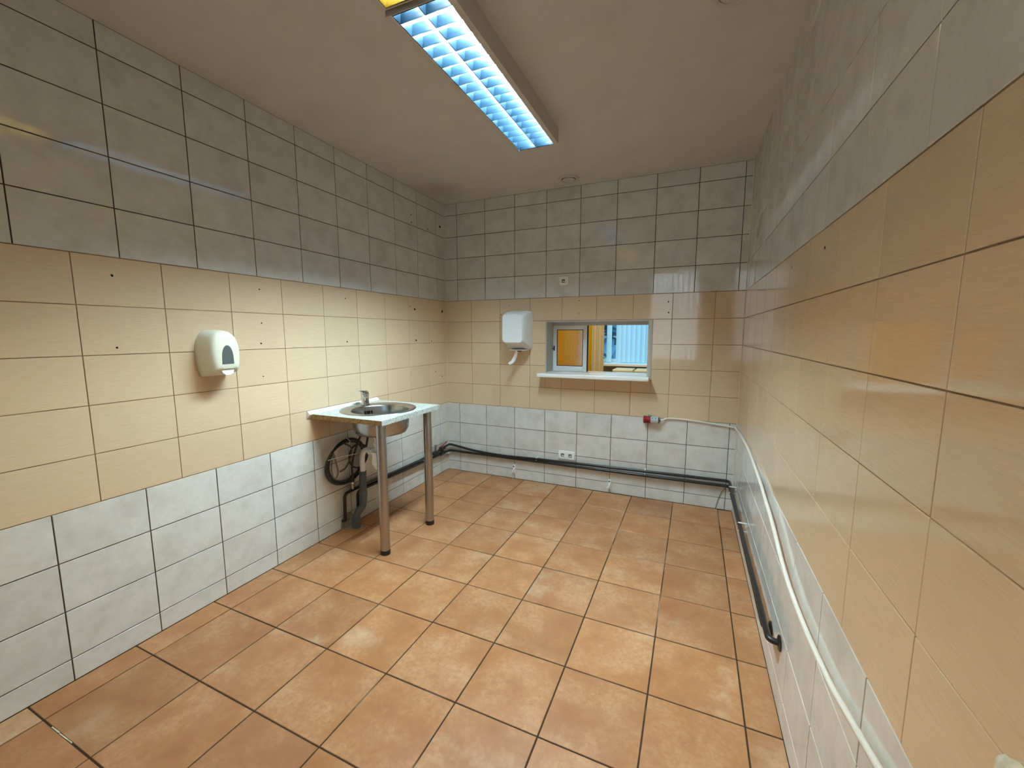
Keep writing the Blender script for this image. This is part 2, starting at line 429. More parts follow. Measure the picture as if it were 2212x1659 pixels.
# small drilled holes left in the wall tiles
def holes(parent, lst):
    for u, v, r in lst:
        n = 9; v_ = []; rr = random.Random(int(u*9999+v*777))
        ring = [(math.cos(2*math.pi*k/n)*r*rr.uniform(.75, 1.2), math.sin(2*math.pi*k/n)*r*rr.uniform(.75, 1.2)) for k in range(n)]
        vs = [(x, y, -.004) for x, y in ring]+[(x, y, .0006) for x, y in ring]
        fs = [tuple(range(n, 2*n))]+[(k, (k+1) % n, n+(k+1) % n, n+k) for k in range(n)]
        o = obj('drill_hole', vs, fs, M_HOLE, parent); o.location = (u, v, 0)
holes(wl, [(.804, 1.62, .005), (.793, 1.323, .0045), (1.444, 1.625, .004), (1.443, 1.44, .004), (1.431, 1.327, .005), (1.43, 1.141, .004),
           (2.073, 1.624, .004), (2.07, 1.325, .006), (2.855, 2.381, .006), (2.858, 2.316, .006), (3.097, 2.316, .006), (3.298, 2.382, .012),
           (2.869, 1.592, .010), (2.80, 1.612, .004), (3.307, 1.593, .013), (2.876, 1.323, .009), (3.113, 1.311, .006), (3.17, 1.019, .006), (3.282, .964, .006)])
holes(wb, [(.683, 1.632, .004), (.60, 1.555, .004), (1.336, 1.659, .0045), (1.334, 1.552, .004), (2.052, 1.628, .006), (2.056, 1.545, .006)])
holes(wr, [(1.995, 1.635, .005), (1.55, 1.64, .004)])

# ------------------------------------------------------------------ ceiling lamps
def lamp(mw, tube_m, louvre_m, label, TUBE_DX):
    L_, Wd, Hh = 1.205, .275, .0905
    t = empty('ceiling_lamp', mw, label, 'lamp', 'louvred lamps on the ceiling')
    b = MB(); e = .003
    b.box((-Wd/2, -L_/2, -.012), (Wd/2, L_/2, 0)).box((-Wd/2, -L_/2, -Hh), (-Wd/2+e, L_/2, -.012)).box((Wd/2-e, -L_/2, -Hh), (Wd/2, L_/2, -.012))
    b.box((-Wd/2+e, -L_/2, -Hh), (Wd/2-e, -L_/2+e, -.012)).box((-Wd/2+e, L_/2-e, -Hh), (Wd/2-e, L_/2, -.012))
    b.box((-Wd/2+e, -L_/2+e, -Hh), (-.113, L_/2-e, -Hh+.004)).box((.113, -L_/2+e, -Hh), (Wd/2-e, L_/2-e, -Hh+.004))
    b.build('housing', M_HOUSE, t)
    b = MB(); b.box((-.128, -.597, -.0165), (.128, .597, -.0125)); b.build('reflector', M_REFL, t)
    # long louvre profiles
    zt, zb_ = -.0455, -.0890
    for x0, x1, xb0, xb1 in ((-.010, .010, -.0015, .0015), (-.1125, -.102, -.1125, -.1105), (.102, .1125, .1105, .1125)):
        b = MB(); b.loft([[(x0, y, zt), (x1, y, zt), (xb1, y, zb_), (xb0, y, zb_)] for y in (-.593, .593)])
        b.build('louvre_rail', louvre_m, t)
    # end plates of the louvre
    for s in (-1, 1):
        b = MB(); b.box((-.1125, s*.5965-.0025, zb_), (.1125, s*.5965+.0025, zt)); b.build('louvre_end', louvre_m, t)
    me = None
    pitch = .0690; n = 17
    for row in (-1, 1):
        for k in range(n):
            y = (k-(n-1)/2)*pitch
            if me is None:
                b = MB(); hw = .0545; zk = -.0515
                # blade: thin at the bottom edge, thicker on top, ends following the sloped rails
                top = .0060; bot = .0010; zm = zk*.35+zb_*.65
                lf = ((-hw+.007, top, zk), (-hw+.003, top*.35, zm), (-hw, bot, zb_), (hw, bot, zb_), (hw-.003, top*.35, zm), (hw-.007, top, zk))
                b.loft([[(x, sg*w_, z) for x, w_, z in lf] for sg in (-1, 1)])
                bo = b.build('louvre_blade', louvre_m, t); me = bo.data
            else:
                bo = bpy.data.objects.new('louvre_blade', me); COL.objects.link(bo); bo.parent = t
            bo.location = (row*.0555, y, 0)
    for row in (-1, 1):
        b = MB(); b.lathe([(.013, -.588), (.013, .588)], (row*.0555+TUBE_DX, 0, -.0315), 14, 'y')
        b.build('fluorescent_tube', tube_m, t, smooth=True)
        for s in (-1, 1):
            b = MB(); b.box((row*.0555+TUBE_DX-.012, s*.591-.003, -.048), (row*.0555+TUBE_DX+.012, s*.591+.003, -.0165))
            b.build('lamp_holder', M_WHITE, t)
    return t
lamp(Matrix.Translation((1.2875, 1.770, ZC)) @ Matrix.Rotation(-.012, 4, 'Z'), M_TUBEC, M_LOUVRE, 'bluish white louvred twin-tube lamp nearer the serving hatch', .012)
lamp(Matrix.Translation((1.2800, .540, ZC)) @ Matrix.Rotation(-.008, 4, 'Z'), M_TUBEW, M_LOUVREY, 'yellow glowing louvred lamp at the top edge of the picture', -.004)

# round ceiling vents
def vent(x, y, r, label):
    t = empty('ceiling_vent', Matrix.Translation((x, y, ZC)), label, 'vent', 'round ceiling vents')
    b = MB(); b.lathe([(r, 0), (r, -.005), (r*.94, -.010), (r*.80, -.012), (r*.70, -.009), (r*.68, 0)], seg=40, cap0=False, cap1=False); b.build('rim', M_CEIL_TRIM, t, smooth=True, auto=50)
    b = MB(); b.lathe([(r*.60, -.013), (r*.62, -.010), (r*.50, -.004)], seg=36, cap1=False); b.lathe([(.006, -.006), (.006, 0)], seg=10); b.build('valve_disc', M_CEIL_TRIM, t, smooth=True, auto=50)
    b = MB(); b.lathe([(r*.69, -.0015), (r*.69, -.0005)], seg=30); b.build('duct', M_HOLE, t)
M_CEIL_TRIM = mat('vent_enamel', (.58, .56, .525), .45)
vent(1.275, 3.185, .082, 'round ceiling vent close to the far wall above the hatch')
vent(2.295, 1.655, .075, 'round ceiling vent cut off by the top edge at right')

# ------------------------------------------------------------------ sink on its worktop
Y0, Y1, XF, ZT, TH = 1.722, 2.338, .577, .872, .030
SC, SR, BC, BR = (.285, 2.035), .250, (.312, 2.025), .186
t = empty('sink_unit', Matrix.Translation((.29, 2.03, 0)), 'steel sink set in a pale speckled worktop on two steel legs', 'sink')
inv = Matrix.Translation((-.29, -2.03, 0))
def part(b, name, m, smooth=False, parent=t, **kw):
    o = b.build(name, m, parent, smooth, **kw); o.matrix_local = inv if parent is t else Matrix.Identity(4); return o
# worktop with a round cut-out
b = MB(); n = 48; cut = .215
circ = [(SC[0]+cut*math.cos(2*math.pi*k/n), SC[1]+cut*math.sin(2*math.pi*k/n)) for k in range(n)]
def edge_pt(c, a):
    dx, dy = math.cos(a), math.sin(a); ts = []
    if dx > 1e-9: ts.append((XF-c[0])/dx)
    if dx < -1e-9: ts.append((.004-c[0])/dx)
    if dy > 1e-9: ts.append((Y1-c[1])/dy)
    if dy < -1e-9: ts.append((Y0-c[1])/dy)
    s = min(ts); return (c[0]+dx*s, c[1]+dy*s)
angs = sorted([2*math.pi*k/n for k in range(n)]+[math.atan2(y-SC[1], x-SC[0]) % (2*math.pi) for x in (.004, XF) for y in (Y0, Y1)])
inn = [(SC[0]+cut*math.cos(a), SC[1]+cut*math.sin(a)) for a in angs]; out = [edge_pt(SC, a) for a in angs]
k = len(angs)
v = [(*p, ZT) for p in inn]+[(*p, ZT) for p in out]+[(*p, ZT-TH) for p in out]+[(*p, ZT-TH) for p in inn]
f = []; mi = []
for i in range(k):
    j = (i+1) % k
    f += [(i, j, k+j, k+i), (k+i, k+j, 2*k+j, 2*k+i), (2*k+i, 2*k+j, 3*k+j, 3*k+i), (3*k+i, 3*k+j, j, i)]
    mx = (out[i][1]+out[j][1])/2; raw = mx < Y0+.0005 or mx > Y1-.0005
    mi += [0, 1 if raw else 0, 1, 1]
b.v, b.f, b.mi = v, f, mi
part(b, 'worktop', [M_LAM, M_CHIP])
# white edging strip against the wall
b = MB(); b.loft([[(.002, y, ZT-.028), (.026, y, ZT-.002), (.026, y, ZT+.004), (.010, y, ZT+.020), (.002, y, ZT+.021)] for y in (Y0-.022, Y1+.004)])
part(b, 'edging_strip', M_WHITE)
# basin
b = MB(); seg = 56; rings = []
def ring(c, r, z): return [(c[0]+r*math.cos(2*math.pi*i/seg), c[1]+r*math.sin(2*math.pi*i/seg), z) for i in range(seg)]
rings = [ring(SC, SR, ZT), ring(SC, SR-.003, ZT+.004), ring(SC, SR-.012, ZT+.006), ring(BC, BR+.012, ZT+.0035), ring(BC, BR+.004, ZT+.001), ring(BC, BR, ZT-.008),
         ring(BC, BR-.006, ZT-.06), ring(BC, BR-.012, ZT-.12), ring(BC, BR-.028, ZT-.146), ring(BC, BR-.06, ZT-.156), ring(BC, .035, ZT-.161), ring(BC, .030, ZT-.166),
         ring(BC, .034, ZT-.170), ring(BC, BR-.055, ZT-.163), ring(BC, BR-.022, ZT-.152), ring(BC, BR-.006, ZT-.122), ring(BC, BR, ZT-.06), ring(BC, BR+.006, ZT-.004)]
b.loft(rings, False, False); basin = part(b, 'basin', M_STEEL, True, auto=60)
b = MB(); b.lathe([(.030, ZT-.166), (.022, ZT-.164)], (*BC, 0), 20, cap0=False); o = b.build('drain_strainer', M_CHROME, basin)
ang = math.radians(158)
for q in (-.024, -.006, .006, .024):
    a2 = ang+q/BR; c_ = (BC[0]+(BR-.008)*math.cos(a2), BC[1]+(BR-.008)*math.sin(a2)); w = .0035 if abs(q) > .01 else .005
    b = MB(); b.box((-.003, -w, -.012), (.003, w, .012)); o = b.build('overflow_slot', M_HOLE, basin)
    o.matrix_local = Matrix.Translation((*c_, ZT-.045)) @ Matrix.Rotation(a2, 4, 'Z')
# legs
for x, y in ((.506, 1.792), (.529, 2.250)):
    b = MB(); b.lathe([(.0295, .030), (.0295, ZT-TH)], (x, y, 0), 28); leg = part(b, 'leg', M_LEG, True)
    b = MB(); b.lathe([(.0300, 0), (.0305, .004), (.0305, .030), (.026, .034)], (x, y, 0), 28); b.build('foot', M_DARK, leg, True)
# tap
tp = empty('tap', None); tp.parent = t; tp.matrix_local = inv
fx, fy = .100, 2.112; z0 = ZT+.005
b = MB(); b.lathe([(.030, 0), (.030, .006), (.027, .010), (.026, .058), (.0275, .070), (.0275, .084), (.024, .094), (.012, .099)], (fx, fy, z0), 24)
body = b.build('tap_body', M_CHROME, tp, True)
b = MB(); b.tube(spline([(fx+.008, fy-.008, z0+.046), (fx+.036, fy-.034, z0+.056), (fx+.062, fy-.058, z0+.052), (fx+.074, fy-.069, z0+.038)], 5), [.012]*6+[.0115]*10, 12); b.build('spout', M_CHROME, tp, True)
b = MB(); b.loft([[(fx+x*.8, fy+y*1.1, z0+.092+z) for x, y, z in ((-.018, .012, 0), (.018, .012, 0), (.018, .012, .008), (-.018, .012, .008))], [(fx+x*.8, fy+y*1.1, z0+.092+z) for x, y, z in ((-.018, -.02, .004), (.018, -.02, .004), (.018, -.02, .012), (-.018, -.02, .012))],
    [(fx+x*.8, fy+y*1.1, z0+.092+z) for x, y, z in ((-.010, -.052, .010), (.010, -.052, .010), (.010, -.052, .016), (-.010, -.052, .016))]])
b.build('lever', M_CHROME, tp, bevel=.0025)
# siphon and white waste pipe
b = MB(); b.lathe([(.036, .700), (.036, .690), (.024, .686), (.022, .655), (.030, .652), (.030, .632), (.024, .628), (.024, .600), (.041, .590), (.043, .530), (.045, .528), (.045, .505), (.040, .498), (.026, .472), (.012, .466)], (BC[0], BC[1]-.040, 0), 26)
part(b, 'siphon', M_WPVC, True)
arm = [(BC[0]-.03, BC[1]-.030, .570), (.215, 2.020, .571), (.150, 2.055, .566), (.108, 2.064, .545), (.088, 2.070, .505), (.083, 2.073, .44), (.082, 2.074, .375)]
b = MB(); b.tube(spline(arm, 5), .0185, 16); part(b, 'waste_arm', M_WPVC, True)
b = MB(); b.tube([(.245, 2.008, .5705), (.210, 2.022, .571)], .026, 18); part(b, 'coupling_nut', M_WPVC, True)

# grey drain pipe down to the floor
dp = empty('drain_pipe', Matrix.Translation((.075, 2.03, 0)), 'dark grey plastic drain pipe bending into the floor under the sink', 'pipe')
iv2 = Matrix.Translation((-.075, -2.03, 0))
def dpart(b, name, m): o = b.build(name, m, dp, True); o.matrix_local = iv2; return o
b = MB(); b.tube([(.082, 2.074, .395), (.081, 2.070, .235)], .0255, 20); dpart(b, 'pipe_section', M_GREYPVC)
b = MB(); b.tube([(.081, 2.0705, .248), (.081, 2.070, .226)], .0300, 20).tube([(.081, 2.070, .226), (.080, 2.067, .168)], .0285, 20); dpart(b, 'pipe_socket', M_GREYPVC)
b = MB(); b.tube(spline([(.080, 2.067, .170), (.078, 2.060, .135), (.074, 2.032, .112), (.072, 2.008, .092), (.071, 2.000, .060)], 6), .0262, 18); dpart(b, 'pipe_elbow', M_GREYPVC)
b = MB(); b.tube([(.071, 2.000, .072), (.071, 1.999, .003)], .0300, 20); dpart(b, 'pipe_collar', M_GREYPVC)
# rough cement around the pipes by the wall foot
b = MB(); pch = [(1.925, .0), (2.04, .0), (2.045, .06), (2.03, .098), (1.99, .088), (1.95, .092), (1.932, .05)]
b.loft([[(y, z, o_) for y, z in pch] for o_ in (-.002, .0012)])
b.build('cement_patch', M_CEMENT, wl)
b = MB(); b.loft([[(x, y, z) for x, y in ((.004, 1.94), (.04, 1.945), (.060, 1.965), (.115, 1.97), (.118, 2.03), (.05, 2.045), (.004, 2.04))] for z in (-.002, .0012)])
b.build('cement_patch', M_CEMENT, fl)

# ------------------------------------------------------------------ black heating / water pipes round the room
PR = .0115
def pipe_run(name, label, pts, r=PR, rad=.035):
    tt = empty(name, Matrix.Translation(pts[0]), label, 'pipe', 'black pipes along the walls')
    b = MB(); b.tube(rounded(pts, rad), r, 12); o = b.build('pipe', M_BLKPIPE, tt, True); o.matrix_local = Matrix.Translation(-Vector(pts[0])); return tt
up_pts = [LP(1.938, .062, .008), LP(1.938, .068, .032), LP(1.942, .262, .034), LP(2.06, .268, .034), LP(2.50, .250, .034), LP(2.80, .246, .034), LP(3.10, .252, .036), LP(3.22, .268, .036), LP(D-.032, .272, .036),
          BP(.29, .237, .032), BP(.50, .222, .030), BP(.67, .219, .030), BP(.97, .228, .030), BP(1.93, .242, .030), BP(2.553, .248, .030),
          RP(.75, .250, .036), RP(1.50, .248, .036), RP(1.86, .246, .036), RP(1.868, .246, .002)]
p1 = pipe_run('water_pipe', 'upper black pipe running round the room above a second one', up_pts)
lo_pts = [LP(2.062, .100, .034), LP(2.066, .236, .034), LP(2.16, .238, .034), LP(2.40, .233, .034), LP(2.78, .222, .034), LP(3.10, .214, .034), LP(D-.030, .206, .034),
          BP(.50, .205, .028), BP(.97, .205, .028), BP(1.93, .204, .028), BP(2.556, .206, .028), RP(.75, .204, .026), RP(1.40, .196, .026), RP(1.70, .190, .026), RP(1.706, .190, .002)]
p2 = pipe_run('water_pipe', 'lower black pipe running round the room just above the floor', lo_pts)
def flange(p, u, v, r=.028):
    b = MB(); b.lathe([(r, 0), (r, .004), (r*.8, .007), (.012, .009)], seg=20); o = b.build('wall_flange', M_BLKPIPE, p, True)
    o.matrix_local = p.matrix_world.inverted() @ FR @ Matrix.Translation((u, v, .0005))
flange(p1, 1.868, .246); flange(p2, 1.706, .190)
# shut-off valve in the far left corner and a bridge between the two pipes
vz = LP(3.085, .250, .036)
def at_pipe(o, p): o.matrix_local = p1.matrix_world.inverted() @ Matrix.Translation(p)
b = MB(); b.lathe([(.016, -.035), (.019, -.022), (.019, .022), (.016, .035)], seg=8, axis='y'); va = b.build('valve_body', M_BLKPIPE, p1, True); at_pipe(va, vz)
b = MB(); b.lathe([(.011, .0), (.011, .05), (.013, .055), (.013, .075)], seg=12); b.build('valve_stem', M_STEEL, va, True)
b = MB(); b.loft([[(x, .075, z) for x, z in ((-.006, .030), (.006, .030), (.006, .036), (-.006, .036))], [(x, .20, z) for x, z in ((-.005, .052), (.005, .052), (.005, .060), (-.005, .060))]]); o = b.build('valve_lever', mat('red_lever', (.35, .015, .01), .4), va); o['label'] = 'red valve lever'
b = MB(); b.lathe([(.015, -.03), (.015, .035)], seg=10); br = b.build('pipe_connector', M_BLKPIPE, p1, True); at_pipe(br, LP(3.20, .235, .036))
for zz in (.028, -.022):
    b = MB(); b.lathe([(.018, -.035), (.018, .035)], (0, 0, zz), 10, 'y'); b.build('sleeve', M_BLKPIPE, br, True)
# pipe brackets
def bracket(mw, label, z0=.245, z1=.205):
    tt = empty('pipe_bracket', mw, label, 'bracket', 'white pipe brackets')
    for dz in (z0, z1):
        b = MB(); b.box((-.004, dz+.012, .0005), (.004, dz+.017, .040)).box((-.004, dz-.010, .0005), (.004, dz+.016, .004)); b.build('bracket_arm', M_WHITE, tt)
        b = MB(); b.lathe([(.003, .0), (.003, .008)], (0, dz+.015, .040), 8); b.build('bracket_tip', M_WHITE, tt)
bracket(FB @ Matrix.Translation((.97, 0, 0)), 'white pipe bracket on the far wall left of the double socket', .226, .205)
bracket(FB @ Matrix.Translation((1.93, 0, 0)), 'white pipe bracket on the far wall below the red plug', .242, .204)
bracket(FR @ Matrix.Translation((.24, 0, 0)), 'white pipe bracket on the right wall close to the far corner', .252, .206)
bracket(FR @ Matrix.Translation((.87, 0, 0)), 'white pipe bracket midway along the right wall pipes', .252, .202)
# empty clips low on the far wall
def clip_(t_, z, label):
    tt = empty('pipe_clip', FB @ Matrix.Translation((t_, z, 0)), label, 'clip', 'empty white pipe clips')
    b = MB(); b.box((-.012, -.045, .0005), (.010, .040, .006)); b.build('clip_base', M_WHITE2, tt, bevel=.002)
    b = MB(); b.tube(spline([(0, .010, .005), (.004, .0, .022), (-.004, -.022, .036), (-.016, -.030, .030)], 5), [.006]*8+[.005]*8, 8); b.build('clip_hook', M_WHITE2, tt, True)
    b = MB(); b.lathe([(.006, .006), (.006, .012), (.003, .014)], (-.003, .022, 0), 10); b.build('screw', M_DARK, tt, True)
clip_(.733, .098, 'empty white clip low on the far wall toward the sink'); clip_(1.638, .082, 'empty white clip low on the far wall below the hatch')
# thin loose wire near the far right corner
b = MB(); b.tube(spline([BP(2.535, .185, .006), BP(2.505, .145, .008), BP(2.483, .08, .007), BP(2.470, .006, .006)], 6), .0022, 6)
tag(b.build('loose_wire', mat('grey_wire', (.14, .14, .11), .5), smooth=True), 'thin grey wire hanging from the pipes to the floor in the far right corner', 'wire')

# ------------------------------------------------------------------ hoses under the sink
hr = .0085
hc = empty('hose_coil', Matrix.Translation(LP(1.975, .35, .05)), 'coiled black flexible hose hanging on the wall under the sink', 'hose')
ivh = Matrix.Translation(-LP(1.975, .35, .05))
def hpart(pts, name, m, r, seg=10):
    b = MB(); b.tube(pts, r, seg); o = b.build(name, m, hc, True); o.matrix_local = ivh; return o
pts = []
for k in range(58):
    a = math.radians(-65 - k*13.0); tt = k/57
    ry, rz = .185-.012*math.sin(tt*9), .148-.010*math.cos(tt*7)
    pts.append(LP(1.972+ry*math.cos(a)+.012*math.sin(tt*5), .492+rz*math.sin(a), .026+.020*tt+.012*math.sin(tt*11)))
hpart(pts, 'hose', M_HOSE, hr)
pts = []
for k in range(40):
    a = math.radians(100 + k*9); pts.append(LP(2.085+.085*math.cos(a), .500+.085*math.sin(a), .030+.0006*k))
hpart(pts, 'hose', M_HOSE, .006)
hpart(spline([LP(1.845, .60, .05), LP(1.862, .52, .054), LP(1.872, .45, .058), LP(1.853, .412, .058), LP(1.828, .43, .056), LP(1.822, .50, .054), LP(1.85, .585, .05)], 6), 'hose', mat('grey_hose', (.17, .165, .15), .5), .0055)
hpart(spline([LP(1.90, .44, .045), LP(1.95, .455, .05), LP(2.00, .52, .05), LP(2.01, .58, .048), LP(1.96, .62, .045)], 6), 'hose', mat('grey_hose_dark', (.085, .08, .07), .5), .006)
hpart(spline([LP(1.790, .553, .062), LP(1.85, .552, .066), LP(1.98, .538, .066), LP(2.115, .522, .062)], 6), 'tie_string', M_WHITE, .0028, 6)
hpart([LP(1.985, .655, .036), LP(1.99, .635, .062), LP(1.992, .618, .052)], 'cable_tie', M_WHITE, .003, 6)
def supply(label, pts, valve):
    tt = empty('supply_hose', Matrix.Translation(pts[-1]), label, 'hose', 'tap supply hoses')
    b = MB(); b.tube(spline(pts, 6), .0075, 10); o = b.build('hose', M_HOSE, tt, True); o.matrix_local = Matrix.Translation(-Vector(pts[-1]))
    b = MB(); b.lathe([(.010, 0), (.012, .004), (.012, .022), (.009, .026)], seg=6); b.build('hose_nut', M_CHROME, tt)
    if valve:
        b = MB(); b.lathe([(.009, -.036), (.012, -.030), (.012, -.012), (.010, 0)], seg=12); b.build('angle_valve', M_STEEL, tt, True)
        b = MB(); b.lathe([(.016, 0), (.016, .034), (.012, .046)], (0, 0, .020), 12); b.build('valve_head', M_DARK, tt, True)
supply('left braided supply hose dropping from tap to pipe', [(.10, 2.105, .80), (.085, 2.09, .70), (.065, 2.055, .60), (.055, 2.022, .52), (.050, 2.006, .44), (.046, 2.012, .38), (.036, 2.016, .308)], True)
supply('right braided supply hose hidden behind the grey drain pipe', [(.11, 2.125, .80), (.10, 2.13, .68), (.075, 2.125, .55), (.055, 2.11, .44), (.045, 2.10, .36), (.040, 2.09, .30), (.034, 2.085, .262)], False)

# ------------------------------------------------------------------ toilet-roll style dispenser on the left wall
def arch(w, top, bot, n=20, rb=.012, p=2.35):
    """outline: superellipse arch above, rounded lower corners"""
    out = [];
    for k in range(n+1):
        a = math.pi*k/n; c, s_ = math.cos(a), math.sin(a)
        x = w/2*math.copysign(abs(c)**(2/p), c); y = (top)*abs(s_)**(2/p); out.append((x, y))
    for k in range(1, 5): out.append((-w/2*(1-.16*(k/5)**2), bot*k/5))
    for k in range(4): a = k/3*math.pi/2; out.append((-w/2*.84+rb*(1-math.cos(a)), bot-rb*math.sin(a)*.6))
    for k in range(3, -1, -1): a = k/3*math.pi/2; out.append((w/2*.84-rb*(1-math.cos(a)), bot-rb*math.sin(a)*.6))
    for k in range(4, 0, -1): out.append((w/2*(1-.16*(k/5)**2), bot*k/5))
    return out
dsp = empty('roll_dispenser', FL @ Matrix.Translation((1.163, 1.285, 0)), 'rounded cream paper roll dispenser with dark window on the beige left wall', 'dispenser')
rings = []
for nz, s_, bot in ((.0005, 1.0, -.108), (.030, 1.0, -.106), (.070, .985, -.096), (.095, .955, -.086), (.110, .90, -.078), (.120, .80, -.070), (.125, .66, -.060)):
    rings.append([(x, y, nz) for x, y in arch(.152*s_, .116*s_, bot)])
b = MB(); b.loft(rings); b.build('shell', M_CREAM, dsp, True, auto=35)
win = []
nW = 14
for k in range(nW+1):
    a = math.pi*k/nW; win.append((.0285*math.cos(a), .070*max(0, math.sin(a))**.85-.030))
win += [(-.0290, -.052), (.0290, -.052)]
b = MB(); b.loft([[(x, y, .1180) for x, y in win], [(x*.97, y, .1262) for x, y in win]]); b.build('window', M_SMOKE, dsp, True, auto=35)
b = MB(); b.loft([[(x, y, .1175) for x, y in rrect(.058, .020, .004, 4, 0, -.064)], [(x, y, .1245) for x, y in rrect(.054, .018, .004, 4, 0, -.064)]]); b.build('lower_panel', mat('greenish_cream_plastic', (.60, .66, .52), .35), dsp, True, auto=35)
b = MB(); b.loft([[(x, y, z) for x, y in ((-.030, -.084), (.028, -.082), (.026, -.098), (.008, -.106), (-.012, -.105), (-.026, -.094))] for z in (.094, .120)]); b.build('paper_tail', M_PAPER, dsp)

# ------------------------------------------------------------------ centre-feed towel dispenser on the far wall
tw = empty('towel_dispenser', FB @ Matrix.Translation((.803, 1.415, 0)), 'white box-shaped paper towel dispenser beside the serving hatch', 'dispenser')
rings = []
for nz, w, h, cy, r in ((.0005, .226, .345, -.004, .030), (.060, .224, .340, -.004, .034), (.130, .214, .310, .002, .038), (.180, .206, .275, .008, .040), (.202, .198, .258, .009, .034), (.212, .182, .240, .010, .026)):
    rings.append([(x, y, nz) for x, y in rrect(w, h, r, 6, 0, cy)])
b = MB(); b.loft(rings); b.build('cover', M_WHITE2, tw, True, auto=32)
b = MB(); b.box((-.060, -.186, .002), (.085, -.174, .13)); b.build('base_plate', M_WHITE2, tw, bevel=.003)
b = MB(); b.lathe([(.020, -.194), (.020, -.184)], (.022, 0, .10), 16, 'y'); b.build('outlet', M_DARK, tw)
b = MB(); path = spline([(.000, -.176, .105), (-.008, -.215, .108), (-.018, -.250, .110), (-.042, -.285, .112), (-.075, -.306, .114)], 5)
wd = [.016, .0165, .017, .017, .0165, .0155, .0145, .014, .014, .0145, .0150, .016, .0165, .017, .0175, .017, .0165, .0155, .0140, .011, .006]
rings = []
for k, p in enumerate(path):
    d = (path[min(k+1, len(path)-1)]-path[max(k-1, 0)]).normalized(); q = Vector((-d.y, d.x, 0)); w = wd[k]
    tws = .5*math.sin(k*.5); q2 = q*math.cos(tws)+Vector((0, 0, 1))*math.sin(tws); nn = Vector((0, 0, 1))*math.cos(tws)-q*math.sin(tws)
    rings.append([p+q2*w+nn*.001, p+nn*.006, p-q2*w+nn*.001, p-q2*w-nn*.001, p-nn*.003, p+q2*w-nn*.001])
b.loft(rings); b.build('paper_towel', M_PAPER, tw, True, auto=50)

# ------------------------------------------------------------------ sockets
def socket(u, v, k, label):
    tt = empty('wall_socket', FB @ Matrix.Translation((u, v, 0)), label, 'socket')
    w = .078 if k == 1 else .150
    b = MB(); b.loft([[(x, y, z) for x, y in rrect(w-s_, .076-s_, .006, 4)] for z, s_ in ((.0005, 0), (.007, 0), (.010, .004))]); b.build('frame', M_SOCKET, tt, True, auto=30)
    for i in range(k):
        cx = 0 if k == 1 else (-.0355, .0355)[i]
        b = MB(); rr = [[(x, y, z) for x, y in rrect(.053-s_, .053-s_, .004, 6, cx, 0)] for z, s_ in ((.009, 0), (.0125, .001), (.0135, .004))]
        n_ = len(rr[0]); c0 = []
        for x, y in rrect(.053-.004, .053-.004, .004, 6, cx, 0):
            a = math.atan2(y, x-cx); c0.append((cx+.0195*math.cos(a), .0195*math.sin(a)))
        b.loft(rr+[[(x, y, .0135) for x, y in c0], [(x, y, .0090) for x, y in c0]], True, False)
        cv = b.build('socket_cover', M_SOCKET, tt)
        b = MB(); b.lathe([(.0193, .0088), (.0193, .0106)], (cx, 0, 0), 24); b.build('recess', M_SOCKIN, cv)
        b = MB(); a = .2 if i else -.1
        b.loft([[(cx+x*math.cos(a)-y*math.sin(a), x*math.sin(a)+y*math.cos(a), z) for x, y in rrect(.024, .008, .002, 3, .003, -.003)] for z in (.0106, .0122)]); b.build('contact_insert', M_SOCKET, cv)
        for s_ in (-1, 1):
            b = MB(); b.lathe([(.0028, .0122), (.0028, .0126)], (cx+s_*.0095, 0, 0), 8); b.build('pin_hole', M_HOLE, cv)
socket(1.198, 1.829, 1, 'single white wall socket above the serving hatch'); socket(1.247, .291, 2, 'double white wall socket low on the far wall above the pipes')

# ------------------------------------------------------------------ red industrial plug and its cable
pl = empty('power_plug', FB @ Matrix.Translation((1.905, .682, .034)), 'red and grey industrial power plug on the far wall', 'plug')
b = MB(); b.lathe([(.0265, -.003), (.031, .0), (.031, .010), (.0285, .014), (.0285, .044), (.031, .047), (.031, .054)], seg=28, axis='x'); b.build('red_collar', M_RED, pl, True, auto=35)
b = MB(); b.lathe([(.029, .054), (.0320, .058), (.0320, .062), (.0295, .064), (.0285, .105), (.027, .113)], seg=28, axis='x'); b.build('grey_body', M_PLUGGREY, pl, True, auto=35)
b = MB(); b.lathe([(.028, .112), (.024, .118), (.012, .122), (.009, .130)], seg=24, axis='x'); b.build('cable_gland', mat('dark_grey_plastic', (.13, .13, .12), .5), pl, True)
b = MB(); b.box((.030, .028, -.010), (.062, .039, .010)); b.build('latch', mat('latch_grey', (.22, .22, .20), .5), pl, bevel=.003)
for x_ in (.068, .092): 
    b = MB(); b.lathe([(.0035, .020), (.0035, .0245)], (x_, .018, 0), 8); b.build('screw', M_DARK, pl)
cab = [BP(2.028, .682, .034), BP(2.050, .686, .024), BP(2.080, .697, .010), BP(2.15, .700, .009), BP(2.284, .695, .009), BP(2.42, .682, .009), BP(2.530, .671, .010), BP(2.558, .668, .018),
       RP(.055, .667, .012), RP(.20, .676, .010), RP(.45, .690, .010), RP(.812, .697, .012), RP(1.06, .688, .014), RP(1.298, .670, .016), RP(1.50, .645, .018), RP(1.667, .619, .018), RP(1.906, .557, .016), RP(2.137, .536, .014), RP(2.398, .549, .012), RP(2.543, .579, .012), RP(2.70, .615, .012), RP(2.95, .68, .012), RP(3.25, .74, .012)]
b = MB(); b.tube(spline(cab, 6), .0072, 10)
tag(b.build('power_cable', M_CABLE, smooth=True), 'white cable drooping along the right wall from the red plug', 'cable')

